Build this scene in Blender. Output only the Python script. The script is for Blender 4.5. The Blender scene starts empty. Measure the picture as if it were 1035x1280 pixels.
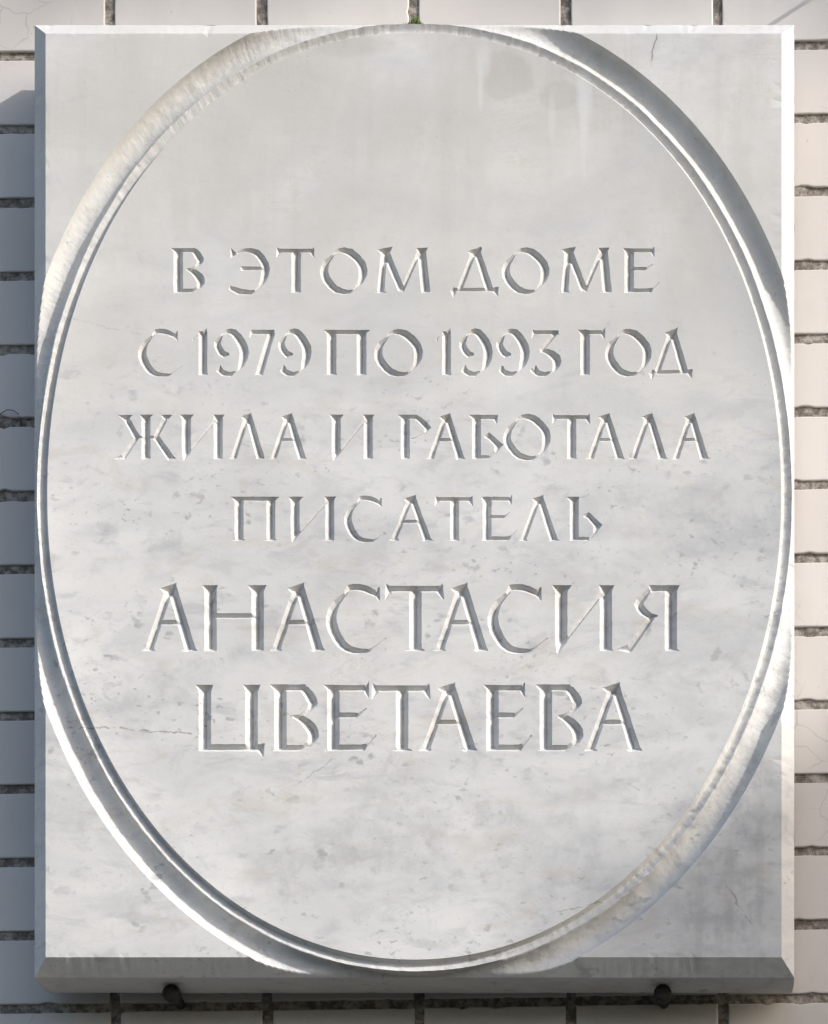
import bpy, bmesh, math, random
import numpy as np
from mathutils import Vector, noise
from mathutils.geometry import delaunay_2d_cdt

random.seed(7)
sc = bpy.context.scene
S = 0.0007                       # metres for one millimetre-scale unit "u" (one photo pixel on the plaque face)
R = math.radians

# ------------------------------------------------------------------ camera
CAM = Vector((0.30, -3.0, -1.30))            # eye height, 3 m out, a little right and well below the plaque
FH = 1280 * S                                # height of the framed area on the plaque face
cam_d = bpy.data.cameras.new('camera')
cam = bpy.data.objects.new('camera', cam_d)
sc.collection.objects.link(cam)
cam.location = CAM
cam.rotation_euler = (R(90), 0, 0)
cam_d.sensor_fit = 'AUTO'
cam_d.sensor_width = 36
cam_d.lens = 36 * 3.0 / FH
cam_d.shift_x = -CAM.x / FH
cam_d.shift_y = -CAM.z / FH
cam_d.clip_start = 0.05
cam_d.clip_end = 200
sc.camera = cam
sc.render.resolution_x = 828
sc.render.resolution_y = 1024

# ------------------------------------------------------------------ light
SUN = Vector((0.75, -0.44, 0.49)).normalized()       # towards the sun
world = bpy.data.worlds.new('World')
sc.world = world
world.use_nodes = True
wn = world.node_tree
sky = wn.nodes.new('ShaderNodeTexSky')
sky.sky_type = 'NISHITA'
sky.sun_disc = False
sky.sun_elevation = math.asin(SUN.z)
sky.sun_rotation = math.atan2(SUN.x, SUN.y)
sky.air_density = 1.0
sky.dust_density = 2.3
sky.ozone_density = 0.3
bgn = wn.nodes['Background']
wn.links.new(sky.outputs[0], bgn.inputs[0])
bgn.inputs[1].default_value = 0.15
sun_d = bpy.data.lights.new('sun', 'SUN')
sun_d.energy = 2.48
sun_d.angle = R(0.53)
sun_d.color = (1.0, 0.970, 0.928)
sun = bpy.data.objects.new('sun', sun_d)
sc.collection.objects.link(sun)
sun.rotation_euler = SUN.to_track_quat('Z', 'Y').to_euler()
sun.location = SUN * 5
sc.view_settings.view_transform = 'Standard'
sc.view_settings.look = 'None'
sc.view_settings.exposure = 0.52
sc.view_settings.gamma = 1.0
sc.view_settings.use_curve_mapping = False

# ------------------------------------------------------------------ helpers
def W(x, y, d=0.0):
    """plaque units (x right, y down, d into the wall) -> metres"""
    return ((x - 517.5) * S, d * S, (640.0 - y) * S)

def tag(o, label=None, cat=None, group=None, kind=None):
    if label: o['label'] = label
    if cat: o['category'] = cat
    if group: o['group'] = group
    if kind: o['kind'] = kind
    return o

def link(o, parent=None):
    sc.collection.objects.link(o)
    if parent is not None: o.parent = parent
    return o

def mesh_obj(name, verts, faces, mat, parent=None, smooth=False):
    me = bpy.data.meshes.new(name)
    me.from_pydata(verts, [], faces)
    me.materials.append(mat)
    if smooth:
        me.polygons.foreach_set('use_smooth', [True] * len(me.polygons))
    me.update()
    return link(bpy.data.objects.new(name, me), parent)

def nz(x, y, f, o=0.0):
    return noise.noise(Vector((x * f + o, y * f - o, o * 1.7)))

# ------------------------------------------------------------------ materials
class NT:
    def __init__(s, name):
        s.m = bpy.data.materials.new(name); s.m.use_nodes = True
        s.t = s.m.node_tree
        s.b = s.t.nodes['Principled BSDF']
    def n(s, kind, **kw):
        nd = s.t.nodes.new(kind)
        for k, v in kw.items(): setattr(nd, k, v)
        return nd
    def put(s, sock, v):
        if isinstance(v, bpy.types.NodeSocket): s.t.links.new(v, sock)
        elif isinstance(v, (tuple, list)) and len(v) == 3 and sock.type == 'RGBA': sock.default_value = (*v, 1)
        else: sock.default_value = v
    def math(s, op, a, b=0.0, c=None, clamp=False):
        nd = s.n('ShaderNodeMath', operation=op, use_clamp=clamp)
        s.put(nd.inputs[0], a); s.put(nd.inputs[1], b)
        if c is not None: s.put(nd.inputs[2], c)
        return nd.outputs[0]
    def mix(s, f, a, b, mode='MIX'):
        nd = s.n('ShaderNodeMix', data_type='RGBA', blend_type=mode)
        s.put(nd.inputs[0], f); s.put(nd.inputs[6], a); s.put(nd.inputs[7], b)
        return nd.outputs[2]
    def ramp(s, f, lo, hi, a=0.0, b=1.0):
        nd = s.n('ShaderNodeMapRange', interpolation_type='SMOOTHSTEP')
        s.put(nd.inputs[0], f)
        for i, v in enumerate((lo, hi, a, b)): nd.inputs[1 + i].default_value = v
        return nd.outputs[0]
    def coord(s, scale=(1, 1, 1), rot=(0, 0, 0), loc=(0, 0, 0), src=None):
        if src is None: src = s.n('ShaderNodeTexCoord').outputs['Object']
        mp = s.n('ShaderNodeMapping')
        s.put(mp.inputs[0], src)
        mp.inputs[1].default_value = loc; mp.inputs[2].default_value = rot; mp.inputs[3].default_value = scale
        return mp.outputs[0]
    def noise(s, v, scale, detail=4, rough=0.55, dist=0.0):
        nd = s.n('ShaderNodeTexNoise')
        s.put(nd.inputs['Vector'], v); nd.inputs['Scale'].default_value = scale
        nd.inputs['Detail'].default_value = detail; nd.inputs['Roughness'].default_value = rough
        nd.inputs['Distortion'].default_value = dist
        return nd.outputs['Fac']
    def bump(s, h, strength, dist):
        nd = s.n('ShaderNodeBump')
        nd.inputs['Strength'].default_value = strength; nd.inputs['Distance'].default_value = dist
        s.put(nd.inputs['Height'], h); s.t.links.new(nd.outputs[0], s.b.inputs['Normal'])

def marble(tooled=False):
    k = NT('tooled_marble' if tooled else 'weathered_marble')
    co = k.coord()
    sep = k.n('ShaderNodeSeparateXYZ'); k.put(sep.inputs[0], co)
    # units: u = photo-pixel sized units on the face
    U = k.math('MULTIPLY_ADD', sep.outputs[0], 1 / S, 517.5)
    V = k.math('MULTIPLY_ADD', sep.outputs[2], -1 / S, 640.0)
    vlow = k.ramp(V, 330, 640, .22, 1.0)
    base = k.mix(k.ramp(k.noise(k.coord((1, 1, 2.0), (0, R(-16), 0)), 6.5, 7, .62, .5), .34, .68), (.748, .743, .728), (.625, .628, .630))
    # broad warm greyer tone, stronger towards the top
    warm = k.math('MULTIPLY', k.ramp(k.noise(k.coord((1.1, 1, .6)), 6.0, 6, .62, .4), .24, .64), k.ramp(V, 200, 680, 1.0, .24))
    base = k.mix(k.math('MULTIPLY', warm, .8), base, (.555, .540, .510))
    # cloudy grey veining, drifting along the bed of the stone
    for sc_, rot_, loc_, lo, hi, am, col in ((11, -17, (0, 0, 0), .47, .68, .50, (.50, .51, .53)), (24, -22, (2, 9, 1), .50, .70, .55, (.45, .455, .475)), (15, 14, (5, 1, 3), .53, .68, .36, (.55, .50, .44))):
        cl = k.ramp(k.noise(k.coord((1, 1, 2.1), (0, R(rot_), 0), loc_), sc_, 6, .66, .7), lo, hi)
        base = k.mix(k.math('MULTIPLY', cl, k.math('MULTIPLY', vlow, am)), base, col)
    # small grey speckles, gathered in patches
    for sc_, lo, hi, am in ((58, .59, .68, .70), (120, .60, .68, .68), (230, .63, .70, .55)):
        spk = k.ramp(k.noise(k.coord((1, 1, 1.5), (0, R(-24), 0), (sc_, 1, 2)), sc_, 3, .5, .2), lo, hi)
        spm = k.ramp(k.noise(k.coord((1, 1, 2.0), (0, R(-16), 0), (7, 2, sc_ * .1)), 9, 4, .6), .46, .64)
        base = k.mix(k.math('MULTIPLY', k.math('MULTIPLY', spk, spm), k.math('MULTIPLY', vlow, am)), base, (.33, .335, .35))
    # a few thin yellowish threads
    rt = k.noise(k.coord((1, 1, 3.2), (0, R(14), 0), (1, 5, 8)), 6, 8, .66, .8)
    rb = k.math('SUBTRACT', 1.0, k.ramp(k.math('ABSOLUTE', k.math('SUBTRACT', rt, .5)), 0.0, .014))
    base = k.mix(k.math('MULTIPLY', k.math('MULTIPLY', rb, k.ramp(k.noise(co, 7, 3), .50, .66)), .26), base, (.50, .42, .33))
    # vertical rain streaks
    stn = k.noise(k.coord((1, 1, .03)), 70, 5, .65)
    base = k.mix(k.math('MULTIPLY', k.ramp(stn, .48, .72), k.math('MULTIPLY', k.ramp(k.noise(co, 7, 3), .4, .65), k.ramp(V, 40, 520, .34, .10))), base, (.47, .455, .435))
    # pale run-off marks and stains, as shapes of their own
    rag = k.math('SUBTRACT', k.noise(co, 30, 6, .66), .5)
    def blob(cx, cy, rx, ry, wob=.5, soft=1.0):
        dx = k.math('DIVIDE', k.math('SUBTRACT', U, cx), rx)
        dy = k.math('DIVIDE', k.math('SUBTRACT', V, cy), ry)
        q = k.math('ADD', k.math('MULTIPLY', dx, dx), k.math('MULTIPLY', dy, dy))
        q = k.math('ADD', q, k.math('MULTIPLY', rag, 3.4 * wob))
        return k.ramp(q, .9 - .9 * soft, .9 + .6 * soft, 1.0, 0.0)
    for cx, cy, rx, ry, a, so in ((912, 1110, 7, 80, .34, .8), (874, 1150, 6, 60, .3, .8), (950, 1080, 6, 90, .3, .8), (632, 96, 38, 32, .42, .35), (700, 120, 26, 20, .4, .4), (470, 145, 110, 60, .22, 1), (432, 58, 60, 14, .3, .9), (250, 225, 70, 90, .16, 1), (790, 215, 60, 90, .24, 1), (345, 110, 60, 40, .2, 1), (870, 330, 46, 90, .16, 1)):
        base = k.mix(k.math('MULTIPLY', blob(cx, cy, rx, ry, .6, so), a), base, (.46, .435, .405))
    for cx, cy, rx, ry, a in ((730, 118, 10, 52, .6), (729, 158, 5, 60, .5), (604, 78, 11, 28, .5), (601, 108, 4, 30, .45), (690, 148, 5, 34, .32), (862, 1115, 12, 80, .35), (938, 1130, 9, 70, .3), (890, 1150, 6, 50, .3)):
        base = k.mix(k.math('MULTIPLY', blob(cx, cy, rx, ry, .75, .9), a), base, (.70, .705, .69))
    rag2 = k.ramp(k.noise(co, 55, 5, .7), .40, .62, .30, 1.3)
    for cx, cy, rx, ry, a in ((905, 1130, 60, 90, .42), (930, 985, 34, 80, .40), (690, 1080, 90, 60, .26), (470, 1050, 130, 46, .24), (900, 650, 80, 50, .24), (160, 880, 80, 40, .22), (780, 980, 60, 36, .22), (500, 985, 60, 20, .22), (400, 1090, 90, 34, .2), (880, 60, 90, 30, .2), (620, 1015, 40, 20, .3)):
        pat = k.math('MULTIPLY', blob(cx, cy, rx, ry, 1.0, 1.0), rag2)
        base = k.mix(k.math('MULTIPLY', pat, a), base, (.36, .365, .38))
    # hairline cracks
    crw = k.math('SUBTRACT', k.noise(co, 42, 5, .65), .5); crg = k.ramp(k.noise(co, 90, 2), .36, .52)
    def crack(ax, ay, bx, by, amp, wd, a):
        L = math.hypot(bx - ax, by - ay); ux, uy = (bx - ax) / L, (by - ay) / L
        px_ = k.math('SUBTRACT', U, ax); py_ = k.math('SUBTRACT', V, ay)
        along = k.math('ADD', k.math('MULTIPLY', px_, ux), k.math('MULTIPLY', py_, uy))
        off = k.math('ADD', k.math('MULTIPLY', px_, -uy), k.math('MULTIPLY', py_, ux))
        off = k.math('ADD', off, k.math('MULTIPLY', crw, amp))
        on = k.math('SUBTRACT', 1.0, k.ramp(k.math('ABSOLUTE', off), 0, wd))
        on = k.math('MULTIPLY', on, k.math('MULTIPLY', k.ramp(along, 0, 6), k.ramp(along, L - 8, L, 1, 0)))
        on = k.math('MULTIPLY', on, crg)
        return k.math('MULTIPLY', on, a)
    for c in ((80, 906, 246, 918, 22, 1.5, .8), (822, 40, 812, 84, 14, 1.5, .9), (88, 398, 180, 420, 20, 1.6, .22), (905, 1105, 945, 1160, 30, 1.7, .7), (370, 980, 420, 944, 30, 1.8, .45), (690, 1142, 760, 1126, 14, 1.4, .5)):
        base = k.mix(crack(*c), base, (.23, .21, .20))
    # soot held in crevices of the hand-cut relief: dark grains
    gr = k.ramp(k.noise(co, 330, 3, .6), .58, .72)
    gm = k.ramp(k.noise(co, 26, 5, .65), .48, .64)
    base = k.mix(k.math('MULTIPLY', k.math('MULTIPLY', gr, gm), .55 if tooled else .20), base, (.20, .20, .19))
    if tooled:
        # blotchy grime caught by the rough tooling
        gb = k.ramp(k.noise(co, 60, 6, .7), .50, .70)
        gw = k.ramp(k.noise(co, 9, 3, .6), .42, .62)
        base = k.mix(k.math('MULTIPLY', k.math('MULTIPLY', gb, gw), .42), base, (.36, .35, .335))
    k.put(k.b.inputs['Base Color'], base)
    k.b.inputs['Roughness'].default_value = .62
    k.b.inputs['Specular IOR Level'].default_value = .35
    h = k.math('ADD', k.math('MULTIPLY', k.noise(co, 480, 2, .6), .5), k.math('MULTIPLY', k.noise(co, 120, 2), .8))
    if tooled:
        # chisel strokes run across the moulding
        ang = k.math('ARCTAN2', k.math('DIVIDE', k.math('SUBTRACT', V, 621.0), 579.0), k.math('DIVIDE', k.math('SUBTRACT', U, 518.0), 458.5))
        cv = k.n('ShaderNodeCombineXYZ'); k.put(cv.inputs[0], k.math('MULTIPLY', ang, 60.0)); k.put(cv.inputs[1], k.math('MULTIPLY', U, .02)); k.put(cv.inputs[2], k.math('MULTIPLY', V, .02))
        h = k.math('ADD', h, k.math('MULTIPLY', k.noise(cv.outputs[0], 1.6, 5, .65), 1.5))
        k.bump(h, .30, .0011)
    else:
        k.bump(h, .14, .0008)
    return k.m

def tile_glaze():
    k = NT('cream_tile_glaze')
    co = k.coord()
    geo = k.n('ShaderNodeNewGeometry').outputs['Position']
    oi = k.n('ShaderNodeObjectInfo').outputs['Random']
    wp = k.coord(src=geo)
    base = k.mix(oi, (.640, .600, .572), (.690, .660, .632))
    base = k.mix(k.math('MULTIPLY', k.ramp(k.noise(k.coord((1, 1, .4), src=geo), 14, 5, .6, .4), .42, .7), .34), base, (.53, .50, .475))
    dots = k.ramp(k.noise(wp, 210, 2, .5), .72, .78)
    base = k.mix(k.math('MULTIPLY', dots, .4), base, (.25, .22, .20))
    # crazing lines
    vo = k.n('ShaderNodeTexVoronoi', feature='DISTANCE_TO_EDGE')
    wob = k.n('ShaderNodeTexNoise'); k.put(wob.inputs['Vector'], wp); wob.inputs['Scale'].default_value = 45
    vm = k.n('ShaderNodeVectorMath', operation='MULTIPLY_ADD')
    k.put(vm.inputs[0], wob.outputs['Color']); vm.inputs[1].default_value = (.02, .02, .02); k.put(vm.inputs[2], geo)
    k.put(vo.inputs['Vector'], vm.outputs[0]); vo.inputs['Scale'].default_value = 26
    cz = k.ramp(vo.outputs['Distance'], .0, .022, 1, 0)
    cm = k.ramp(k.noise(wp, 8, 3), .56, .66)
    base = k.mix(k.math('MULTIPLY', k.math('MULTIPLY', cz, cm), .38), base, (.26, .24, .23))
    k.put(k.b.inputs['Base Color'], base)
    k.put(k.b.inputs['Roughness'], k.ramp(k.noise(wp, 30, 4), .3, .7, .30, .48))
    k.b.inputs['Specular IOR Level'].default_value = .35
    k.bump(k.noise(wp, 60, 4, .6), .12, .0012)
    return k.m

def plain(name, ca, cb, scale, rough=.8, bs=.5, bd=.001, spec=.3, metal=0.0):
    k = NT(name)
    geo = k.n('ShaderNodeNewGeometry').outputs['Position']
    wp = k.coord(src=geo)
    k.put(k.b.inputs['Base Color'], k.mix(k.ramp(k.noise(wp, scale, 5, .65), .35, .68), ca, cb))
    k.b.inputs['Roughness'].default_value = rough
    k.b.inputs['Specular IOR Level'].default_value = spec
    k.b.inputs['Metallic'].default_value = metal
    k.bump(k.noise(wp, scale * 4, 4, .7), bs, bd)
    return k.m

M_MARBLE = marble()
M_BORDER = marble(True)
M_TILE = tile_glaze()
M_MORTAR = plain('dark_mortar', (.17, .15, .132), (.50, .46, .42), 150, .92, .9, .002, .2)
M_IRON = plain('blackened_iron', (.012, .012, .011), (.035, .028, .022), 160, .7, .6, .0008, .4)
M_MOSS = plain('moss_green', (.05, .11, .02), (.13, .20, .04), 300, .8, .3, .0005, .2)
M_LEAF = plain('leaf_green', (.04, .08, .02), (.07, .12, .03), 8, .6, .2, .002, .3)
M_BARK = plain('bark_brown', (.06, .05, .04), (.12, .10, .08), 20, .9, .6, .01, .2)

# ------------------------------------------------------------------ the tiled wall
DW = 115.0                                   # depth of the tile faces behind the plaque face, u
def on_wall(px, py, d=DW):
    """where the line of sight through (px,py) of the plaque plane meets the wall, in u"""
    p = Vector(W(px, py)); q = CAM + (p - CAM) * ((3.0 + d * S) / 3.0)
    return q.x / S + 517.5, 640.0 - q.z / S

def lattice(j, k):
    """corner (between joints) of the tile lattice seen at vertical joint j, horizontal joint k"""
    x = 137 + 190.0 * j; y = 70 + 91.6 * k
    y2 = y - 14.0 * (x - 20) / 995.0
    return on_wall(x + (y2 - 15) * 7 / 1253.0, y2)

def make_wall():
    J0, J1, K0, K1 = -5, 9, -4, 17
    a = lattice(J0, K0); b = lattice(J1, K1)
    # mortar bed: gently uneven sheet
    nx, ny = 330, 420
    vs, fs = [], []
    for iy in range(ny + 1):
        for ix in range(nx + 1):
            x = a[0] - 60 + (b[0] - a[0] + 120) * ix / nx
            y = a[1] - 60 + (b[1] - a[1] + 120) * iy / ny
            d = DW + 3.4 + 1.4 * nz(x, y, .06, 2) + 1.6 * nz(x, y, .21, 5)
            vs.append(W(x, y, d))
    for iy in range(ny):
        for ix in range(nx):
            q = iy * (nx + 1) + ix
            fs.append((q, q + nx + 1, q + nx + 2, q + 1))
    wall = mesh_obj('wall', vs, fs, M_MORTAR, smooth=True)
    tag(wall, kind='structure')
    # one glazed tile, softly arrised; a few variants with nibbled edges
    protos = []
    p0, p1, p2 = lattice(2, 6), lattice(3, 6), lattice(2, 7)
    ex = Vector((p1[0] - p0[0], p1[1] - p0[1])); ey = Vector((p2[0] - p0[0], p2[1] - p0[1]))
    jx, jy = 13.0 / ex.length, 11.5 / ey.length
    for v in range(6):
        n1, n2 = 22, 11
        ring = []
        for i in range(n1): ring.append((-.5 + i / n1, -.5))
        for i in range(n2): ring.append((.5, -.5 + i / n2))
        for i in range(n1): ring.append((.5 - i / n1, .5))
        for i in range(n2): ring.append((-.5, .5 - i / n2))
        vv, ff = [], []
        levels = ((0.0, 9.0), (0.0, 1.6), (.5, .55), (1.5, .05), (2.6, 0.0))
        for inset, dep in levels:
            for (u, w) in ring:
                X = u * (1 - jx) * ex.length; Y = w * (1 - jy) * ey.length
                nibble = max(0, noise.noise(Vector((X * .11, Y * .11, v * 9.1))) - .28) * 5.5 + .5 * noise.noise(Vector((X * .3, Y * .3, v * 3.3)))
                ii = inset + max(-.3, nibble) * (1 if dep < 2 else .8)
                X -= math.copysign(min(ii, abs(X)), X) if abs(abs(u) - .5) < 1e-6 else 0
                Y -= math.copysign(min(ii, abs(Y)), Y) if abs(abs(w) - .5) < 1e-6 else 0
                px = ex.normalized() * X + ey.normalized() * Y
                vv.append((px.x * S, dep * S, -px.y * S))
        n = len(ring)
        for l in range(len(levels) - 1):
            for i in range(n):
                j = (i + 1) % n
                ff.append((l * n + i, (l + 1) * n + i, (l + 1) * n + j, l * n + j))
        ff.append(tuple(range((len(levels) - 1) * n, len(levels) * n))[::-1])
        me = bpy.data.meshes.new('tile'); me.from_pydata(vv, [], ff); me.materials.append(M_TILE)
        bm = bmesh.new(); bm.from_mesh(me); bmesh.ops.recalc_face_normals(bm, faces=bm.faces)
        # normals must face the viewer (-Y)
        big = max(bm.faces, key=lambda f: f.calc_area())
        if big.normal.y > 0: bmesh.ops.reverse_faces(bm, faces=bm.faces)
        bm.to_mesh(me); bm.free()
        protos.append(me)
    rnd = random.Random(11)
    for j in range(J0, J1):
        for k_ in range(K0, K1):
            p = lattice(j, k_); q = lattice(j + 1, k_ + 1)
            cx, cy = (p[0] + q[0]) / 2, (p[1] + q[1]) / 2
            o = bpy.data.objects.new('tile', protos[rnd.randrange(6)])
            link(o, wall)
            o.location = W(cx + rnd.uniform(-.7, .7), cy + rnd.uniform(-.6, .6), DW + rnd.uniform(-.8, .8))
            o.rotation_euler = (R(rnd.uniform(-.5, .5)), R(rnd.uniform(-.15, .15)), R(rnd.uniform(-.4, .4)))
    return wall
make_wall()

# ------------------------------------------------------------------ the plaque: outline curves
CX, CY, EA, EB = 518.0, 621.0, 458.5, 579.0
NA = 1400
def oval():
    pts = []
    for i in range(NA):
        t = 2 * math.pi * i / NA
        c, s = math.cos(t), math.sin(t)
        n = 2.03 if s > 0 else 2.09
        x = CX + EA * math.copysign(abs(c) ** (2 / n), c)
        y = CY + EB * math.copysign(abs(s) ** (2 / n), s)
        pts.append((x, y))
    # even spacing along the curve
    P = np.array(pts + [pts[0]])
    L = np.concatenate([[0], np.cumsum(np.hypot(*np.diff(P, axis=0).T))])
    q = np.linspace(0, L[-1], NA, endpoint=False)
    return np.stack([np.interp(q, L, P[:, 0]), np.interp(q, L, P[:, 1])], 1)
OV = oval()
tan_ = np.roll(OV, -2, 0) - np.roll(OV, 2, 0)
tan_ /= np.linalg.norm(tan_, axis=1)[:, None]
NRM = np.stack([tan_[:, 1], -tan_[:, 0]], 1)             # outward (y down, curve runs clockwise on screen)
if ((OV - [CX, CY]) * NRM).sum() < 0: NRM = -NRM

def off_curve(s): return OV + NRM * s

OX0, OX1, OY0, OY1 = 39.5, 993.0, 21.0, 1216.6           # outer arris, at depth BD
IX0, IX1, IY0, IY1 = 57.0, 977.0, 42.0, 1196.5           # inner arris, on the face
BD = 18.0; BACK = 92.0
def bevel_d(x, y):
    """depth of the chamfer planes, 0 on the flat"""
    return max(0.0, BD * (IX0 - x) / (IX0 - OX0), BD * (x - IX1) / (OX1 - IX1), BD * (IY0 - y) / (IY0 - OY0), BD * (y - IY1) / (OY1 - IY1))

def seg_dist(pts, A, B):
    """distance of every pt to nearest of segments A-B"""
    out = np.empty(len(pts))
    AB = B - A; L2 = np.maximum((AB ** 2).sum(1), 1e-9)
    for i in range(0, len(pts), 400):
        p = pts[i:i + 400, None, :]
        t = np.clip(((p - A) * AB).sum(2) / L2, 0, 1)
        out[i:i + 400] = np.sqrt((((A + t[..., None] * AB) - p) ** 2).sum(2)).min(1)
    return out

def edge_rise(x, y):
    """the panel is dished: it swells up a little towards its rim (negative depth = proud)"""
    u, v = (x - CX) / EA, (y - CY) / EB
    n = 2.03 if v > 0 else 2.09
    r = (abs(u) ** n + abs(v) ** n) ** (1 / n)
    q = max(0.0, (r - .90) / .10)
    return -1.9 * q * q + .35 * nz(x, y, .012, 4)

# ------------------------------------------------------------------ lettering
# every glyph: strokes (x, y, width) in a unit box (y down, 1 = base line), and serif wedges as polygons.
T_, t_ = .20, .105
def st(*pts): return ('s', pts)
def pg(*pts): return ('p', pts)
def serif_d(xl, xr, y, xc, dy): return pg((xl, y), (xr, y), (xc + .02, y - dy), (xc - .02, y - dy))
def leg_feet(): return [serif_d(0, .25, 1.0, .12, .10), serif_d(.70, 1.0, 1.0, .86, .12)]
def apex(): return [pg((.32, .055), (.62, -.035), (.60, .16), (.44, .16))]
G = {}
G['A'] = [st((.49, .06, .12), (.125, .99, .135)), st((.535, .03, .15), (.865, .99, .18)), st((.25, .57, .085), (.72, .57, .085))] + leg_feet() + apex()
G['L'] = [st((.49, .06, .12), (.125, .99, .135)), st((.535, .03, .15), (.865, .99, .18))] + leg_feet() + apex()
G['V'] = [st((.22, .03, T_), (.22, .99, T_)), serif_d(0, .34, 1.0, .2, .07), pg((0, .0), (.4, .0), (.3, .12), (.14, .14)),
          st((.2, .055, .10), (.72, .055, .11)), st((.60, .05, .09), (.72, .09, .14), (.85, .24, .17), (.84, .32, .12), (.72, .42, .06), (.54, .48, .035)),
          st((.46, .48, .04), (.62, .51, .12), (.82, .64, .18), (.88, .77, .17), (.78, .90, .08), (.62, .955, .08)), st((.2, .955, .095), (.64, .955, .095))]
G['REV'] = [st((.24, .12, .04), (.44, .055, .09), (.70, .11, .15), (.89, .36, .17), (.89, .60, .165), (.78, .84, .09), (.62, .99, .045)),
            st((.06, .88, .09), (.28, .97, .14), (.55, 1.0, .11), (.68, .95, .045)), st((.33, .46, .10), (.88, .46, .085)),
            pg((.09, -.01), (.10, .24), (.23, .14), (.21, .09))]
G['T'] = [st((.05, .065, .10), (.95, .065, .10)), st((.52, .05, T_), (.52, .99, T_)), serif_d(.32, .71, 1.0, .52, .09),
          pg((.02, -.02), (.11, .03), (.14, .10), (.0, .25)), pg((.98, -.02), (.89, .03), (.85, .10), (1.0, .25))]
G['O'] = [st((.27, .16, .035), (.40, .055, .10), (.64, .10, .17), (.88, .36, .185), (.905, .60, .175), (.83, .80, .10), (.69, .95, .035)),
          st((.30, .14, .035), (.14, .32, .13), (.085, .52, .17), (.15, .72, .18), (.34, .93, .16), (.60, .985, .10), (.74, .92, .035))]
G['M'] = [st((.20, .06, .13), (.135, .99, .16)), st((.21, .05, .16), (.505, .95, .15)), st((.82, .06, .10), (.505, .97, .10)), st((.855, .05, .18), (.925, .99, .20)),
          serif_d(0, .245, 1.0, .135, .09), serif_d(.77, 1.0, 1.0, .92, .09), pg((.07, .035), (.35, -.03), (.29, .14), (.15, .15)), pg((.75, .0), (.97, -.01), (.91, .14), (.80, .14))]
G['D'] = [st((.49, .10, .12), (.19, .94, .12)), st((.54, .04, .15), (.81, .94, .17)), st((.08, .935, .09), (.95, .935, .09)),
          pg((.35, .075), (.67, -.05), (.62, .16), (.45, .18)), pg((0, .95), (.08, .87), (.15, .94), (.07, 1.12)), pg((.82, .90), (1.0, .86), (.985, 1.09), (.87, .98))]
G['E'] = [st((.22, .03, T_), (.22, .99, T_)), st((.22, .06, .10), (.90, .06, .10)), st((.24, .465, .09), (.70, .465, .09), (.76, .45, .05), (.93, .36, .02)),
          st((.2, .95, .10), (.86, .95, .10), (.94, .90, .04), (1.14, .76, .025)), pg((0, .005), (.34, .005), (.3, .13), (.14, .14)), serif_d(0, .36, 1.0, .2, .07),
          pg((.99, -.055), (.86, .04), (.86, .10), (.99, .23))]
G['C'] = [st((.40, .11, .03), (.19, .27, .11), (.09, .48, .17), (.13, .68, .18), (.28, .89, .16), (.47, .985, .11), (.72, 1.0, .075), (.84, .96, .03), (1.10, .80, .02)),
          st((.34, .13, .04), (.42, .05, .10), (.62, .045, .12), (.78, .085, .11), (.93, .15, .10)), pg((.985, .01), (.985, .27), (.85, .14), (.86, .10))]
G['1'] = [st((.61, .04, .18), (.61, .99, .18)), serif_d(.24, 1.0, 1.0, .62, .09), pg((.40, .10), (.84, -.04), (.80, .15), (.46, .16)), pg((0, .21), (.14, .15), (.12, .24), (.07, .26)), st((.08, .195, .02), (.45, .10, .03))]
G['9'] = [st((.26, .12, .03), (.11, .28, .13), (.16, .43, .15), (.30, .55, .14), (.46, .545, .05)), st((.22, .13, .03), (.38, .05, .10), (.58, .07, .16), (.80, .28, .19), (.89, .50, .19), (.82, .74, .15), (.72, .88, .06), (.58, .96, .035)),
          st((.10, .87, .10), (.28, .955, .13), (.48, .985, .10), (.64, .92, .035)), pg((.19, .76), (.30, .90), (.05, .92))]
G['7'] = [st((.1, .06, .11), (.97, .06, .11)), st((.86, .06, .15), (.38, .99, .16)), pg((.04, -.02), (.16, .04), (.16, .10), (0, .25)), serif_d(.13, .64, 1.0, .38, .09)]
G['P'] = [st((.1, .06, .11), (.92, .06, .11)), st((.18, .05, T_), (.18, .99, T_)), st((.82, .05, T_), (.82, .99, T_)), serif_d(0, .35, 1.0, .18, .08), serif_d(.64, .98, 1.0, .82, .08),
          pg((0, .005), (.2, .005), (.2, .12), (.11, .13)), pg((1, .005), (.8, .005), (.8, .12), (.89, .13))]
G['3'] = [st((.12, .065, .10), (.93, .065, .10)), st((.82, .08, .11), (.36, .47, .09)), st((.34, .47, .05), (.58, .49, .13), (.84, .62, .19), (.86, .78, .16), (.74, .92, .06), (.58, .97, .035)),
          st((.04, .88, .08), (.26, .96, .13), (.50, .985, .11), (.66, .93, .04)), pg((.09, -.02), (.2, .05), (.2, .10), (.06, .25)), pg((.20, .77), (.32, .91), (.02, .93))]
G['G'] = [st((.29, .03, T_), (.29, .99, T_)), st((.2, .065, .10), (.88, .065, .10)), pg((0, .0), (.4, .0), (.38, .13), (.16, .13)), serif_d(.03, .57, 1.0, .29, .08), pg((.99, -.06), (.82, .04), (.82, .10), (.98, .25))]
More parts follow.
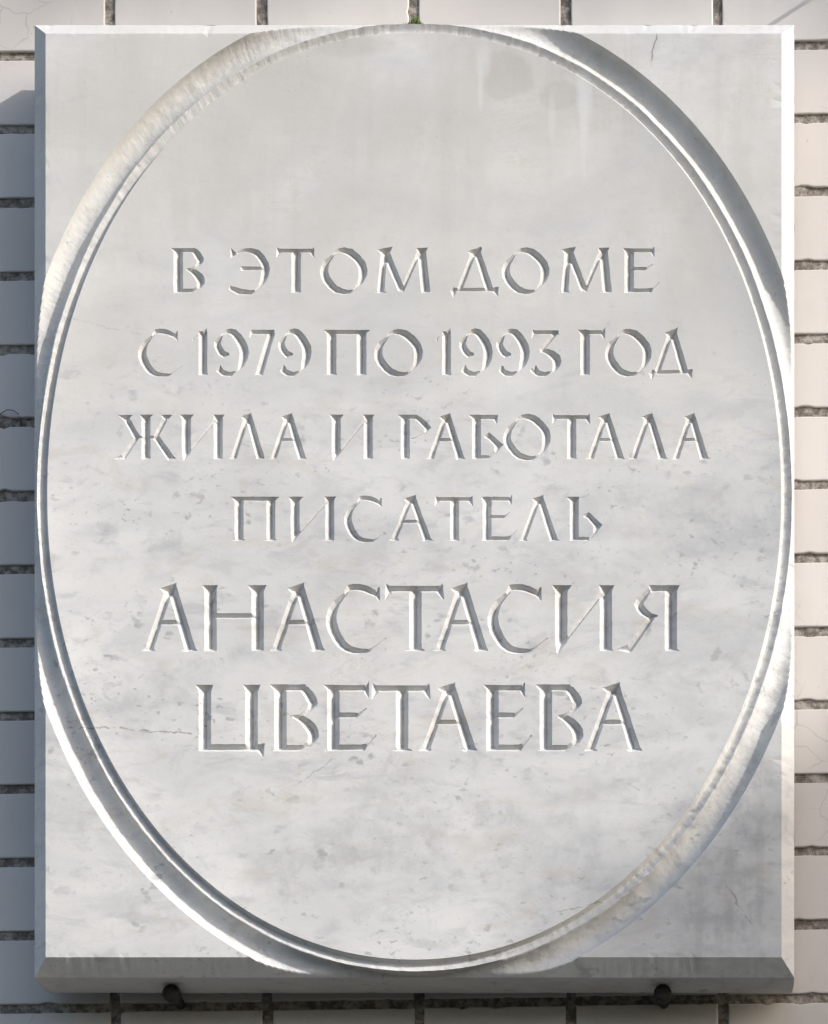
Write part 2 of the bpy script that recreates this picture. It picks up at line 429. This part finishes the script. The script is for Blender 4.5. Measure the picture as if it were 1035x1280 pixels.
G['ZH'] = [st((.515, .03, T_), (.515, .99, T_)), serif_d(.41, .60, 1.0, .51, .08), pg((.405, .005), (.625, .005), (.56, .12), (.46, .12)),
           st((.19, .04, .14), (.375, .51, .15)), pg((.06, .01), (.31, .01), (.25, .12), (.17, .13)), st((.375, .50, .12), (.15, .99, .12)), serif_d(0, .19, 1.0, .14, .09),
           st((.83, .04, .11), (.665, .51, .12)), pg((.73, .01), (.925, .01), (.86, .12), (.79, .13)), st((.665, .50, .15), (.90, .99, .17)), serif_d(.81, 1.0, 1.0, .90, .09), st((.37, .51, .075), (.67, .51, .075))]
G['I'] = [st((.15, .03, T_), (.15, .84, T_), (.09, 1.03, .03)), st((.87, .03, T_), (.87, .99, T_)), pg((0, .005), (.32, .005), (.235, .12), (.06, .13)), pg((.75, .005), (1.01, .005), (.95, .12), (.80, .12)),
          serif_d(.72, 1.0, 1.0, .87, .09), st((.11, .97, .05), (.82, .10, .075))]
G['R'] = [st((.24, .03, T_), (.24, .99, T_)), serif_d(.02, .42, 1.0, .24, .08), pg((0, .005), (.4, .005), (.34, .12), (.16, .13)), st((.2, .06, .10), (.56, .06, .11), (.74, .17, .14), (.90, .30, .13), (.82, .41, .06), (.60, .51, .03), (.40, .55, .03)),
          pg((1.0, .33), (.84, .22), (.82, .38))]
G['B'] = [st((.26, .03, T_), (.26, .99, T_)), pg((0, .005), (.4, .005), (.36, .12), (.18, .13)), serif_d(.02, .4, 1.0, .26, .07), st((.2, .065, .11), (.82, .065, .11)), pg((.88, .0), (.70, .05), (.72, .11), (.85, .25)),
          st((.48, .50, .06), (.60, .475, .13), (.90, .69, .16), (.80, .84, .07), (.60, .96, .06)), st((.2, .955, .085), (.62, .955, .085)), pg((1.0, .69), (.86, .58), (.86, .78))]
G['SOFT'] = [st((.24, .03, T_), (.24, .99, T_)), pg((0, .005), (.40, .005), (.33, .13), (.14, .13)), serif_d(.05, .42, 1.0, .24, .07), st((.2, .955, .085), (.66, .955, .085)),
             st((.50, .45, .06), (.62, .42, .13), (.90, .66, .17), (.80, .82, .08), (.66, .96, .06)), pg((1.0, .65), (.86, .54), (.86, .76))]
G['N'] = [st((.135, .03, T_), (.135, .99, T_)), st((.86, .03, T_), (.86, .99, T_)), st((.15, .47, .085), (.86, .47, .085)), pg((0, .005), (.25, .005), (.215, .12), (.06, .12)), pg((.70, .005), (1, .005), (.94, .12), (.78, .12)),
          serif_d(.01, .26, 1.0, .14, .08), serif_d(.72, .975, 1.0, .86, .08)]
G['YA'] = [st((.86, .03, T_), (.86, .99, T_)), serif_d(.73, 1.0, 1.0, .86, .09), pg((1, .005), (.8, .005), (.8, .12), (.94, .12)), st((.52, .06, .11), (.92, .06, .10)),
           st((.56, .05, .05), (.44, .18, .11), (.365, .29, .14), (.44, .41, .14), (.56, .475, .09), (.66, .465, .02)), st((.57, .48, .10), (.20, .99, .12)), pg((0, .975), (.24, 1.03), (.26, .93), (.20, .90))]
G['TS'] = [st((.14, .03, T_), (.14, .99, T_)), st((.81, .03, T_), (.81, .99, T_)), pg((0, .005), (.26, .005), (.225, .12), (.06, .12)), pg((.685, .005), (.94, .005), (.90, .12), (.73, .12)),
           st((.08, .95, .11), (.93, .95, .11)), serif_d(0, .3, 1.0, .16, .07), pg((.80, .93), (1.0, .875), (.985, 1.11), (.89, 1.0))]

LINES = [   # (top, base, stem scale, [(glyph, left, right)])
 (310.0, 366.0, 1.06, [('V', 213.5, 256), ('REV', 283, 337), ('T', 345, 393.5), ('O', 400, 459), ('M', 466, 537.5), ('D', 562.5, 623.5), ('O', 627, 686.5), ('M', 696.5, 764), ('E', 777.5, 818.5)]),
 (412.0, 469.0, 1.06, [('C', 173.5, 223), ('1', 240, 262.5), ('9', 267, 310), ('7', 311.5, 344), ('9', 347, 388.5), ('P', 404, 462.5), ('O', 467.5, 528.5), ('1', 544.5, 567), ('9', 573.5, 615), ('9', 620, 661), ('3', 661.8, 701), ('G', 721, 757), ('O', 756.5, 814), ('D', 811, 866)]),
 (518.0, 574.0, 1.0, [('ZH', 140.6, 222), ('I', 224.7, 280), ('L', 286, 332), ('A', 335.7, 384), ('I', 412, 467.5), ('R', 496.4, 539), ('A', 532, 582.4), ('B', 584.3, 628), ('O', 628.7, 688.6), ('T', 689.6, 738), ('A', 731.8, 781.6), ('L', 785.7, 835), ('A', 838.8, 887)]),
 (620.5, 676.0, 1.0, [('P', 287.7, 349.8), ('I', 360, 420), ('C', 430.7, 478), ('A', 485, 542), ('T', 543, 591.5), ('E', 600, 640.5), ('L', 647, 699.5), ('SOFT', 707, 752)]),
 (731.0, 814.0, .93, [('A', 177, 247.7), ('N', 252.3, 333.5), ('A', 335.8, 407.7), ('C', 407.7, 476), ('T', 480.7, 555), ('A', 540.3, 612), ('C', 610, 678), ('I', 690, 767.5), ('YA', 768.7, 850)]),
 (855.5, 939.0, .93, [('TS', 244, 331), ('V', 336.7, 399.5), ('E', 404, 462), ('T', 464, 538.5), ('A', 522, 598.7), ('E', 604, 657), ('V', 669, 730), ('A', 728, 804.5)]),
]

def ease(pts):
    """one extra node per span of a curved stroke, so that the facets stay but soften"""
    if len(pts) < 5: return pts
    out = [pts[0]]
    for i in range(len(pts) - 1):
        p0, p1, p2, p3 = (np.array(pts[max(0, min(len(pts) - 1, i + k))]) for k in (-1, 0, 1, 2))
        if 0 < i < len(pts) - 2 or len(pts) > 5: out.append(tuple(-.0625 * p0 + .5625 * p1 + .5625 * p2 - .0625 * p3))
        out.append(pts[i + 1])
    return out

def stroke_poly(pts, h):
    """mitred outline of a polyline of varying width; pts = [(x, y, w)] in u"""
    n = len(pts); L, Rr = [], []
    for i in range(n):
        p = Vector(pts[i][:2])
        d0 = (p - Vector(pts[i - 1][:2])).normalized() if i > 0 else None
        d1 = (Vector(pts[i + 1][:2]) - p).normalized() if i < n - 1 else None
        if d0 is None: d0 = d1
        if d1 is None: d1 = d0
        m = (d0 + d1).normalized(); nn = Vector((-m.y, m.x))
        k = 1.0 / max(.6, m.dot(d1))
        w = pts[i][2] * .5 * k
        L.append(p + nn * w); Rr.append(p - nn * w)
    return [tuple(v) for v in L + Rr[::-1]]

def in_poly(pts, poly):
    x, y = pts[:, 0], pts[:, 1]; c = np.zeros(len(pts), bool)
    P = np.array(poly); Q = np.roll(P, -1, 0)
    for (x1, y1), (x2, y2) in zip(P, Q):
        if y1 == y2: continue
        hit = ((y1 > y) != (y2 > y)) & (x < (x2 - x1) * (y - y1) / (y2 - y1) + x1)
        c ^= hit
    return c

def cdt(V, E):
    r = delaunay_2d_cdt([Vector((float(a), float(b))) for a, b in V], [(int(a), int(b)) for a, b in E], [], 0, 1e-5)
    return np.array([(v.x, v.y) for v in r[0]]), r[1], np.array([f for f in r[2] if len(f) == 3], int)

PANEL_V, PANEL_E, HOLES = [], [], []      # collected outline segments of every cut letter
LETTERS = []
VK = 1.32                                  # steepness of the V cut
def cut_letter(g, xl, xr, yt, yb, sscale, seed):
    h = yb - yt; w = xr - xl
    polys, mids = [], []
    for kind, pts in G[g]:
        if kind == 's':
            q = [(xl + a * w, yt + b * h, c * h * (sscale if c >= .12 else 1.0)) for a, b, c in pts]
            q = ease(q) if g in ('O', 'REV', 'C', '9', '3', 'V', 'YA') else q
            polys.append(stroke_poly(q, h)); mids.append(q)
        else:
            polys.append([(xl + a * w, yt + b * h) for a, b in pts])
    V, E = [], []
    for p in polys:
        o = len(V); V += p; E += [(o + i, o + (i + 1) % len(p)) for i in range(len(p))]
    v, _, f = cdt(V, E)
    cen = v[f].mean(1)
    inn = np.zeros(len(f), bool)
    for p in polys: inn |= in_poly(cen, p)
    f = f[inn]
    # outline of the union
    cnt = {}
    for t in f:
        for a, b in ((t[0], t[1]), (t[1], t[2]), (t[2], t[0])):
            key = (min(a, b), max(a, b)); cnt[key] = cnt.get(key, 0) + 1
    bd = [e for e, c in cnt.items() if c == 1]
    # subdivide and let the chisel wander
    vid, BV, BE = {}, [], []
    def wob(p):
        x, y = p
        return (x + .34 * nz(x, y, .16, 11) + .22 * nz(x, y, .5, 3), y + .34 * nz(x, y, .16, 23) + .22 * nz(x, y, .5, 8))
    def gid(key, p):
        if key not in vid: vid[key] = len(BV); BV.append(wob(p))
        return vid[key]
    for a, b in bd:
        pa, pb = v[a], v[b]; n = max(1, int(np.hypot(*(pb - pa)) / 2.4)); prev = gid(('v', a), pa)
        for i in range(1, n + 1):
            cur = gid(('v', b), pb) if i == n else gid((a, b, i), pa + (pb - pa) * i / n)
            BE.append((prev, cur)); prev = cur
    BVa = np.array(BV); EA_ = np.array(BE)
    A, B = BVa[EA_[:, 0]], BVa[EA_[:, 1]]
    # interior samples: jittered grid plus the stroke spines where the two walls meet
    rr = random.Random(seed)
    step = 1.45
    gx = np.arange(BVa[:, 0].min(), BVa[:, 0].max(), step); gy = np.arange(BVa[:, 1].min(), BVa[:, 1].max(), step * .87)
    pts = np.array([(x + (step / 2 if j % 2 else 0), y) for j, y in enumerate(gy) for x in gx])
    spine = []
    for q in mids:
        for i in range(len(q) - 1):
            a_, b_ = np.array(q[i][:2]), np.array(q[i + 1][:2]); n = max(1, int(np.hypot(*(b_ - a_)) / 1.1))
            for s_ in range(n + 1): spine.append(a_ + (b_ - a_) * s_ / n)
    spine = np.array(spine)
    def inside(P):
        c = np.zeros(len(P), bool)
        for (x1, y1), (x2, y2) in zip(A, B):
            if y1 == y2: continue
            c ^= ((y1 > P[:, 1]) != (y2 > P[:, 1])) & (P[:, 0] < (x2 - x1) * (P[:, 1] - y1) / (y2 - y1) + x1)
        return c
    spine = spine[inside(spine)]
    spine = spine[seg_dist(spine, A, B) > .5]
    pts = pts[inside(pts)]
    dd = seg_dist(pts, A, B)
    keep = dd > .55
    pts = pts[keep]
    # keep grid points clear of the spine so that the valley stays crisp
    if len(spine):
        ds = np.array([np.hypot(spine[:, 0] - p[0], spine[:, 1] - p[1]).min() for p in pts]) if len(pts) else np.array([])
        pts = pts[ds > .8] if len(pts) else pts
        pts = np.concatenate([pts, spine])
    allp = np.concatenate([BVa, pts])
    v2, _, f2 = cdt(allp, BE)
    f2 = f2[inside(v2[f2].mean(1))]
    dep = np.minimum(VK * seg_dist(v2, A, B), 10.2)
    verts = []
    for (x, y), d in zip(v2, dep):
        d2 = d + edge_rise(x, y) + (.22 * nz(x, y, .22, 6) * min(1, d / 2) if d > .3 else 0)
        verts.append(W(x, y, d2))
    o = len(PANEL_V)
    PANEL_V.extend(BV); PANEL_E.extend([(a + o, b + o) for a, b in BE])
    HOLES.append((BVa[:, 0].min(), BVa[:, 1].min(), BVa[:, 0].max(), BVa[:, 1].max(), A, B))
    LETTERS.append((verts, orient(verts, f2)))

def orient(verts, f):
    """all faces towards the viewer (-Y)"""
    P = np.array(verts); out = []
    for t in f:
        a, b, c = P[t]; nrm = np.cross(b - a, c - a)
        out.append(tuple(int(i) for i in (t if nrm[1] < 0 else t[::-1])))
    return out

seed = 0
for yt, yb, ss, row in LINES:
    for g, xl, xr in row:
        cut_letter(g, xl, xr, yt, yb, ss, seed); seed += 1

# ------------------------------------------------------------------ the plaque: meshes
root = bpy.data.objects.new('memorial_plaque', None)
link(root)
root.empty_display_size = .05
tag(root, 'rectangular white marble memorial plaque with chamfered edges, raised oval and carved Cyrillic inscription', 'plaque')

def inside_oval(P, s=0.0):
    return in_poly(P, [tuple(p) for p in (OV if s == 0 else off_curve(s))])

# --- inscribed panel, with the letters cut out of it
def make_panel():
    V = [tuple(p) for p in OV]; n = len(V)
    E = [(i, (i + 1) % n) for i in range(n)]
    o = len(V)
    V += PANEL_V; E += [(a + o, b + o) for a, b in PANEL_E]
    inner = [off_curve(s)[::2] for s in (-3, -8, -16, -28, -44)]; inner = [c[::2] for c in inner]
    for c in inner: V += [tuple(p) for p in c]
    gx = np.arange(40, 1000, 9.0); gy = np.arange(30, 1220, 9.0)
    P = np.array([(x + (4.5 if j % 2 else 0), y) for j, y in enumerate(gy) for x in gx])
    P = P[inside_oval(P, -50)]
    ok = np.ones(len(P), bool)
    def hole_mask(Q):
        m = np.zeros(len(Q), bool)
        for x0, y0, x1, y1, A, B in HOLES:
            idx = np.where((Q[:, 0] > x0 - 1) & (Q[:, 0] < x1 + 1) & (Q[:, 1] > y0 - 1) & (Q[:, 1] < y1 + 1))[0]
            if not len(idx): continue
            q = Q[idx]; c = np.zeros(len(q), bool)
            for (ax, ay), (bx, by) in zip(A, B):
                if ay == by: continue
                c ^= ((ay > q[:, 1]) != (by > q[:, 1])) & (q[:, 0] < (bx - ax) * (q[:, 1] - ay) / (by - ay) + ax)
            m[idx] |= c
        return m
    P = P[~hole_mask(P)]
    for x0, y0, x1, y1, A, B in HOLES:
        idx = np.where((P[:, 0] > x0 - 3) & (P[:, 0] < x1 + 3) & (P[:, 1] > y0 - 3) & (P[:, 1] < y1 + 3))[0]
        if len(idx):
            bad = idx[seg_dist(P[idx], A, B) < 1.2]
            if len(bad): P = np.delete(P, bad, 0)
    V += [tuple(p) for p in P]
    v, _, f = cdt(V, E)
    cen = v[f].mean(1)
    f = f[inside_oval(cen) & ~hole_mask(cen)]
    verts = [W(x, y, edge_rise(x, y)) for x, y in v]
    used = np.unique(f); remap = -np.ones(len(v), int); remap[used] = np.arange(len(used))
    verts = [verts[i] for i in used]
    return mesh_obj('inscription_panel', verts, orient(verts, remap[f]), M_MARBLE, root, smooth=True)
panel = make_panel()
for vs, fs in LETTERS:
    mesh_obj('letter', vs, fs, M_MARBLE, panel)

# --- moulded oval border: groove, tooled fillet, crest, hollow
def border_profile():
    pr = [(0.0, None), (.8, .1), (1.8, 2.2), (2.8, 4.4), (3.7, 6.1), (5.0, 6.3), (8.0, 4.9), (10.0, 3.7), (12.0, 2.5), (13.4, 1.7), (14.4, 1.9), (15.2, 3.0)]
    # circular hollow from (15.2) to 48
    c0, c1, z0, z1, sag = 15.2, 48.0, 3.0, 0.0, 13.0
    m = 20
    for i in range(1, m + 1):
        q = i / m; s = c0 + (c1 - c0) * q
        half = .5; rad = (half * half + (sag / (c1 - c0)) ** 2) / (2 * sag / (c1 - c0))
        y = math.sqrt(max(0, rad * rad - (q - .5) ** 2)) - (rad - sag / (c1 - c0))
        pr.append((s, (z0 + (z1 - z0) * q) + y * (c1 - c0)))
    return pr
PROF = border_profile()
S_OUT = 48.0
def make_border():
    bm = bmesh.new(); rows = []
    for s, d in PROF:
        row = []
        for i in range(NA):
            x0, y0 = OV[i]
            if d is None:
                ss, dd = 0.0, edge_rise(x0, y0)
            else:
                along = i * 1.0
                mid = math.sin(math.pi * min(1, s / S_OUT))
                ss = s + (0 if s in (0.0, S_OUT) else 1.1 * mid * nz(x0, y0, .02, 3) + .45 * mid * nz(x0, y0, .11, 7))
                dd = d
                if 2 < s < 14.5:      # chisel bites across the fillet
                    dd += .55 * nz(x0, y0, .13, 31) + .75 * max(0, nz(x0, y0, .33, 14)) + .9 * max(0, nz(x0 + NRM[i][0] * s, y0 + NRM[i][1] * s, .22, 44) - .35) * 3
                elif 14.5 <= s < 47:
                    dd += .9 * mid * nz(x0 + NRM[i][0] * s * .5, y0 + NRM[i][1] * s * .5, .045, 19) + .4 * nz(x0 + NRM[i][0] * s, y0 + NRM[i][1] * s, .16, 12)
                if s < 2: dd += .7 * max(0, nz(x0, y0, .2, 9)) * 2
            x, y = x0 + NRM[i][0] * ss, y0 + NRM[i][1] * ss
            if s > 14.0: dd = max(dd, bevel_d(x, y))
            row.append(bm.verts.new(W(x, y, dd)))
        rows.append(row)
    for r in range(len(rows) - 1):
        for i in range(NA):
            j = (i + 1) % NA
            bm.faces.new((rows[r][i], rows[r][j], rows[r + 1][j], rows[r + 1][i]))
    for co, no in ((W(OX0, 0), (-1, 0, 0)), (W(OX1, 0), (1, 0, 0)), (W(0, OY0), (0, 0, 1)), (W(0, OY1), (0, 0, -1))):
        g = bm.verts[:] + bm.edges[:] + bm.faces[:]
        bmesh.ops.bisect_plane(bm, geom=g, plane_co=co, plane_no=no, clear_outer=True, dist=1e-7)
    # where the moulding runs out through the edge, carry it down to the arris
    xs0, xs1, zs0, zs1 = W(OX0, 0)[0], W(OX1, 0)[0], W(0, OY0)[2], W(0, OY1)[2]
    down = {}
    for e in [e for e in bm.edges if e.is_boundary]:
        on = lambda v: abs(v.co.x - xs0) < 2e-6 or abs(v.co.x - xs1) < 2e-6 or abs(v.co.z - zs0) < 2e-6 or abs(v.co.z - zs1) < 2e-6
        a, b = e.verts
        if on(a) and on(b):
            for v in (a, b):
                if v not in down: down[v] = bm.verts.new((v.co.x, (BD + 1.5) * S, v.co.z))
            if min(a.co.y, b.co.y) < BD * S - 1e-5:
                bm.faces.new((a, b, down[b], down[a]))
    bmesh.ops.recalc_face_normals(bm, faces=bm.faces)
    bm.faces.ensure_lookup_table()
    if sum(f.normal.y * f.calc_area() for f in bm.faces) > 0: bmesh.ops.reverse_faces(bm, faces=bm.faces)
    for f in bm.faces: f.smooth = True
    for e in bm.edges:
        if len(e.link_faces) == 2 and e.calc_face_angle(0) > R(38): e.smooth = False
    me = bpy.data.meshes.new('oval_border'); bm.to_mesh(me); bm.free(); me.materials.append(M_BORDER)
    return link(bpy.data.objects.new('oval_border', me), root)
make_border()

# --- slab: four spandrels, chamfers, sides and back
def make_slab():
    V = [(OX0, OY0), (OX1, OY0), (OX1, OY1), (OX0, OY1), (IX0, IY0), (IX1, IY0), (IX1, IY1), (IX0, IY1)]
    E = []
    def run(a, b, n):       # subdivided constraint edge
        pa, pb = np.array(V[a]), np.array(V[b]); prev = a
        for i in range(1, n):
            V.append(tuple(pa + (pb - pa) * i / n)); E.append((prev, len(V) - 1)); prev = len(V) - 1
        E.append((prev, b))
    for i in range(4):
        run(i, (i + 1) % 4, 150); run(4 + i, 4 + (i + 1) % 4, 150); E.append((i, 4 + i))
    o = len(V); oc = off_curve(S_OUT)
    V += [tuple(p) for p in oc]; E += [(o + i, o + (i + 1) % NA) for i in range(NA)]
    gx = np.arange(62, 975, 11.0); gy = np.arange(47, 1194, 11.0)
    P = np.array([(x, y) for y in gy for x in gx]); P = P[~inside_oval(P, S_OUT + 4)]
    V += [tuple(p) for p in P]
    v, _, f = cdt(V, E)
    c = v[f].mean(1)
    f = f[~inside_oval(c, S_OUT) & (c[:, 0] > OX0) & (c[:, 0] < OX1) & (c[:, 1] > OY0) & (c[:, 1] < OY1)]
    used = np.unique(f); remap = -np.ones(len(v), int); remap[used] = np.arange(len(used))
    verts = []
    for i in used:
        x, y = v[i]; d = bevel_d(x, y)
        rim = min(abs(x - OX0), abs(x - OX1), abs(y - OY0), abs(y - OY1)) < .01
        flat = d < .01
        if rim or (flat and min(abs(x - IX0), abs(x - IX1), abs(y - IY0), abs(y - IY1)) < .01):
            d += 2.6 * max(0, nz(x, y, .21, 17) - .22) + .25 * nz(x, y, .6, 2)
        if flat: d += .3 * nz(x, y, .02, 5)
        verts.append(W(x, y, d))
    faces = orient(verts, remap[f])
    o = len(verts)
    # sides and back
    cs = [(OX0, OY0), (OX1, OY0), (OX1, OY1), (OX0, OY1)]
    n = 60; ring0, ring1, ring2 = [], [], []
    for i in range(4):
        (ax, ay), (bx, by) = cs[i], cs[(i + 1) % 4]
        for q in range(n):
            x, y = ax + (bx - ax) * q / n, ay + (by - ay) * q / n
            ring0.append(W(x, y, BD)); 
            ring1.append(W(x + (CX - x) * .0008 + .5 * nz(x, y, .1, 3), y + .5 * nz(x, y, .1, 8), BD + 30))
            ring2.append(W(x + (CX - x) * .004, y + (CY - y) * .004 + .8 * nz(x, y, .08, 4), BACK))
    m = len(ring0)
    verts += ring0 + ring1 + ring2
    for l in range(2):
        for i in range(m):
            j = (i + 1) % m
            faces.append((o + l * m + i, o + l * m + j, o + (l + 1) * m + j, o + (l + 1) * m + i))
    faces.append(tuple(o + 2 * m + i for i in range(m)))
    # core sheet behind the carved front so that no light leaks through
    return mesh_obj('slab', verts, faces, M_MARBLE, root)
make_slab()

# ------------------------------------------------------------------ iron pins that carry the plaque
def make_pin(x, rad, front):
    n = 28; vs, fs = [], []
    prof = ((0.0, front), (rad * .55, front - .6), (rad * .88, front + .8), (rad, front + 3), (rad * .95, front + 12), (rad * .62, front + 22), (rad * .5, DW + 6))
    for r_, d in prof:
        cy = OY1 + (rad if d < front + 4 else r_) - .4
        for i in range(n):
            a = 2 * math.pi * i / n
            q = r_ * (1 + .05 * nz(math.cos(a) * 9, math.sin(a) * 9 + d, .3, x * .01))
            vs.append(W(x + math.cos(a) * q, cy + math.sin(a) * q, d))
    for l in range(len(prof) - 1):
        for i in range(n):
            j = (i + 1) % n
            fs.append((l * n + i, l * n + j, (l + 1) * n + j, (l + 1) * n + i))
    o = mesh_obj('support_pin', vs, fs, M_IRON, smooth=True)
    return tag(o, 'black iron support pin in the wall under the marble plaque', 'pin', 'iron pins under the plaque')
make_pin(206, 11.5, 44)
make_pin(827, 11.5, 44)

# ------------------------------------------------------------------ small things
def tube(name, pts, rad, mat, n=8):
    vs, fs = [], []
    P = [Vector(p) for p in pts]
    for i, p in enumerate(P):
        d = (P[min(i + 1, len(P) - 1)] - P[max(i - 1, 0)]).normalized()
        a = d.orthogonal().normalized(); b = d.cross(a)
        for q in range(n):
            t = 2 * math.pi * q / n
            vs.append(tuple(p + (a * math.cos(t) + b * math.sin(t)) * rad))
    for i in range(len(P) - 1):
        for q in range(n):
            r = (q + 1) % n
            fs.append((i * n + q, i * n + r, (i + 1) * n + r, (i + 1) * n + q))
    fs.append(tuple(range(n))[::-1]); fs.append(tuple(range((len(P) - 1) * n, len(P) * n)))
    return mesh_obj(name, vs, fs, mat, smooth=True)

def make_wire():
    ctrl = [(-6, 522, 4), (2, 518, -3), (10, 515, -6), (18, 516, -7), (24, 520, -6), (27, 525, -2), (25, 531, 4)]
    pts = []
    for px, py, dz in ctrl:
        x, y = on_wall(px, py); pts.append(W(x, y, DW + dz))
    tag(tube('bent_wire', pts, .55 * S, M_IRON), 'thin bent wire end sticking out of the mortar joint beside the plaque', 'wire')
make_wire()

def make_moss():
    rnd = random.Random(3); vs, fs = [], []
    for i in range(90):
        x = 516 + rnd.gauss(0, 7); d = 24 + rnd.uniform(-4, 6); y = OY0 + .5
        L = rnd.uniform(7, 18) * math.exp(-((x - 516) / 12) ** 2); a = rnd.uniform(0, 6.28); w = rnd.uniform(.6, 1.3)
        tip = (x + rnd.uniform(-4, 4), y - L, d + rnd.uniform(-4, 3))
        o = len(vs)
        vs += [W(x - w * math.cos(a), y, d - w * math.sin(a)), W(x + w * math.cos(a), y, d + w * math.sin(a)), W(*tip), W((x + tip[0]) / 2 + w, (y + tip[1]) / 2, d + w)]
        fs += [(o, o + 1, o + 2), (o + 1, o + 3, o + 2)]
    tag(mesh_obj('moss_tuft', vs, fs, M_MOSS), 'tiny green moss tuft growing on the top edge of the plaque', 'moss')
make_moss()

# ------------------------------------------------------------------ out of frame: what shades this wall
def make_hook():
    x, y = on_wall(1048, -24)
    pts = [W(x, y, DW + 8), W(x, y, DW - 20), W(x, y, DW - 84), W(x, y - 4, DW - 90), W(x, y - 12, DW - 92)]
    tag(tube('wall_hook', pts, 2.7 * S, M_IRON, 12), 'small iron hook in the tiles above the corner of the plaque, casting a thin shadow', 'hook')
make_hook()

GZ = -2.95
g = mesh_obj('ground', [(-40, -60, GZ), (40, -60, GZ), (40, .3, GZ), (-40, .3, GZ)], [(0, 1, 2, 3)], plain('worn_asphalt', (.035, .038, .030), (.065, .066, .056), 3, .9, .5, .01, .2))  # unseen ground, added dark to keep bounce light off the undersides
tag(g, kind='structure')

def make_tree():
    rnd = random.Random(5); vs, fs = [], []
    def leaf(c):
        L = rnd.uniform(.030, .05); w = L * rnd.uniform(.32, .45)
        a = Vector((rnd.gauss(0, 1), rnd.gauss(0, 1), rnd.gauss(0, 1) * .8)).normalized()
        b = a.orthogonal().normalized()
        from_q = a.cross(b); t = rnd.uniform(0, 6.28); b = b * math.cos(t) + from_q * math.sin(t)
        o = len(vs)
        for q, r_ in ((-1, 0), (-.3, 1), (.4, .8), (1, 0), (.4, -.8), (-.3, -1)):
            vs.append(tuple(c + a * L * q + b * w * r_))
        fs.append(tuple(range(o, o + 6)))
    def shade(px, py):
        return Vector(W(px, py)) + SUN * rnd.uniform(6.6, 9.4)
    # lower bough: below a slanting edge; left part added to cut bounce light
    n = 0
    while n < 8200:
        px, py = rnd.uniform(-1300, 2900), rnd.uniform(560, 2800)
        e = max((py - 710) + (px - 1215) * .73, py - 1400)          # > 0 below the slanting edge
        e -= 32 + 60 * noise.noise(Vector((px * .006, py * .006, 1)))
        if rnd.random() < min(1, max(0, e / 150)) * (1 if e < 900 else .5):
            leaf(shade(px, py)); n += 1
    # upper bough
    n = 0
    while n < 2700:
        px, py = rnd.uniform(100, 2300), rnd.uniform(-1150, -120)
        e = -175 - py + 40 * noise.noise(Vector((px * .005, py * .005, 4)))
        if rnd.random() < min(1, max(0, e / 100)):
            leaf(shade(px, py)); n += 1
    root_ = bpy.data.objects.new('street_tree', None); link(root_)
    tag(root_, 'leafy street tree across the pavement whose boughs shade the wall', 'tree')
    foot = Vector((11.0, -5.2, GZ)); root_.location = foot
    vs2 = [tuple(Vector(v) - foot) for v in vs]
    mesh_obj('crown', vs2, fs, M_LEAF, root_)
    def limb(name, pts, r0, r1, parent):
        V_, F_ = [], []; P = [Vector(p) - foot for p in pts]; m = 10
        for i, p in enumerate(P):
            d = (P[min(i + 1, len(P) - 1)] - P[max(i - 1, 0)]).normalized(); a = d.orthogonal().normalized(); b = d.cross(a); r_ = r0 + (r1 - r0) * i / (len(P) - 1)
            for q in range(m):
                t = 2 * math.pi * q / m; V_.append(tuple(p + (a * math.cos(t) + b * math.sin(t)) * r_))
        for i in range(len(P) - 1):
            for q in range(m):
                z = (q + 1) % m; F_.append((i * m + q, i * m + z, (i + 1) * m + z, (i + 1) * m + q))
        return mesh_obj(name, V_, F_, M_BARK, parent, smooth=True)
    trunk = limb('trunk', [foot, foot + Vector((.05, .1, 2.5)), foot + Vector((-.1, .2, 5.2)), foot + Vector((-.2, .3, 8.2))], .17, .06, root_)
    ca = Vector(W(1700, 1550)) + SUN * 8; cb = Vector(W(1500, -700)) + SUN * 8
    limb('bough', [foot + Vector((0, .15, 3.6)), (foot + Vector((0, .15, 3.6)) + ca) / 2 + Vector((0, 0, .25)), ca], .06, .015, root_)
    limb('bough', [foot + Vector((-.15, .25, 6.2)), (foot + Vector((-.15, .25, 6.2)) + cb) / 2 + Vector((0, 0, .2)), cb], .05, .015, root_)
make_tree()

def make_sky_blocker():
    """added, unseen foliage mass behind the viewer that blocks low sky light"""
    rnd = random.Random(9); vs, fs = [], []
    for i in range(9000):
        x = rnd.uniform(-26, 34)
        top = 2.2 + 1.6 * noise.noise(Vector((x * .25, 0, 3))) + .8 * noise.noise(Vector((x * .9, 5, 3)))
        z = rnd.uniform(GZ, top); y = -13 + rnd.uniform(-1.6, 1.6)
        L = rnd.uniform(.12, .30)
        a = Vector((rnd.gauss(0, 1), rnd.gauss(0, .5), rnd.gauss(0, 1))).normalized(); b = a.orthogonal().normalized(); c = Vector((x, y, z))
        o = len(vs)
        for q, r_ in ((-1, 0), (-.2, .7), (.5, .6), (1, 0), (.4, -.6), (-.3, -.7)):
            vs.append(tuple(c + a * L * q + b * L * r_))
        fs.append(tuple(range(o, o + 6)))
    o = mesh_obj('sky_blocker_foliage', vs, fs, M_LEAF)
    tag(o, 'unseen leafy mass added behind the viewer to dim low sky light', 'trees', kind='stuff')
make_sky_blocker()  # foliage added out of view to darken the horizon light on the wall
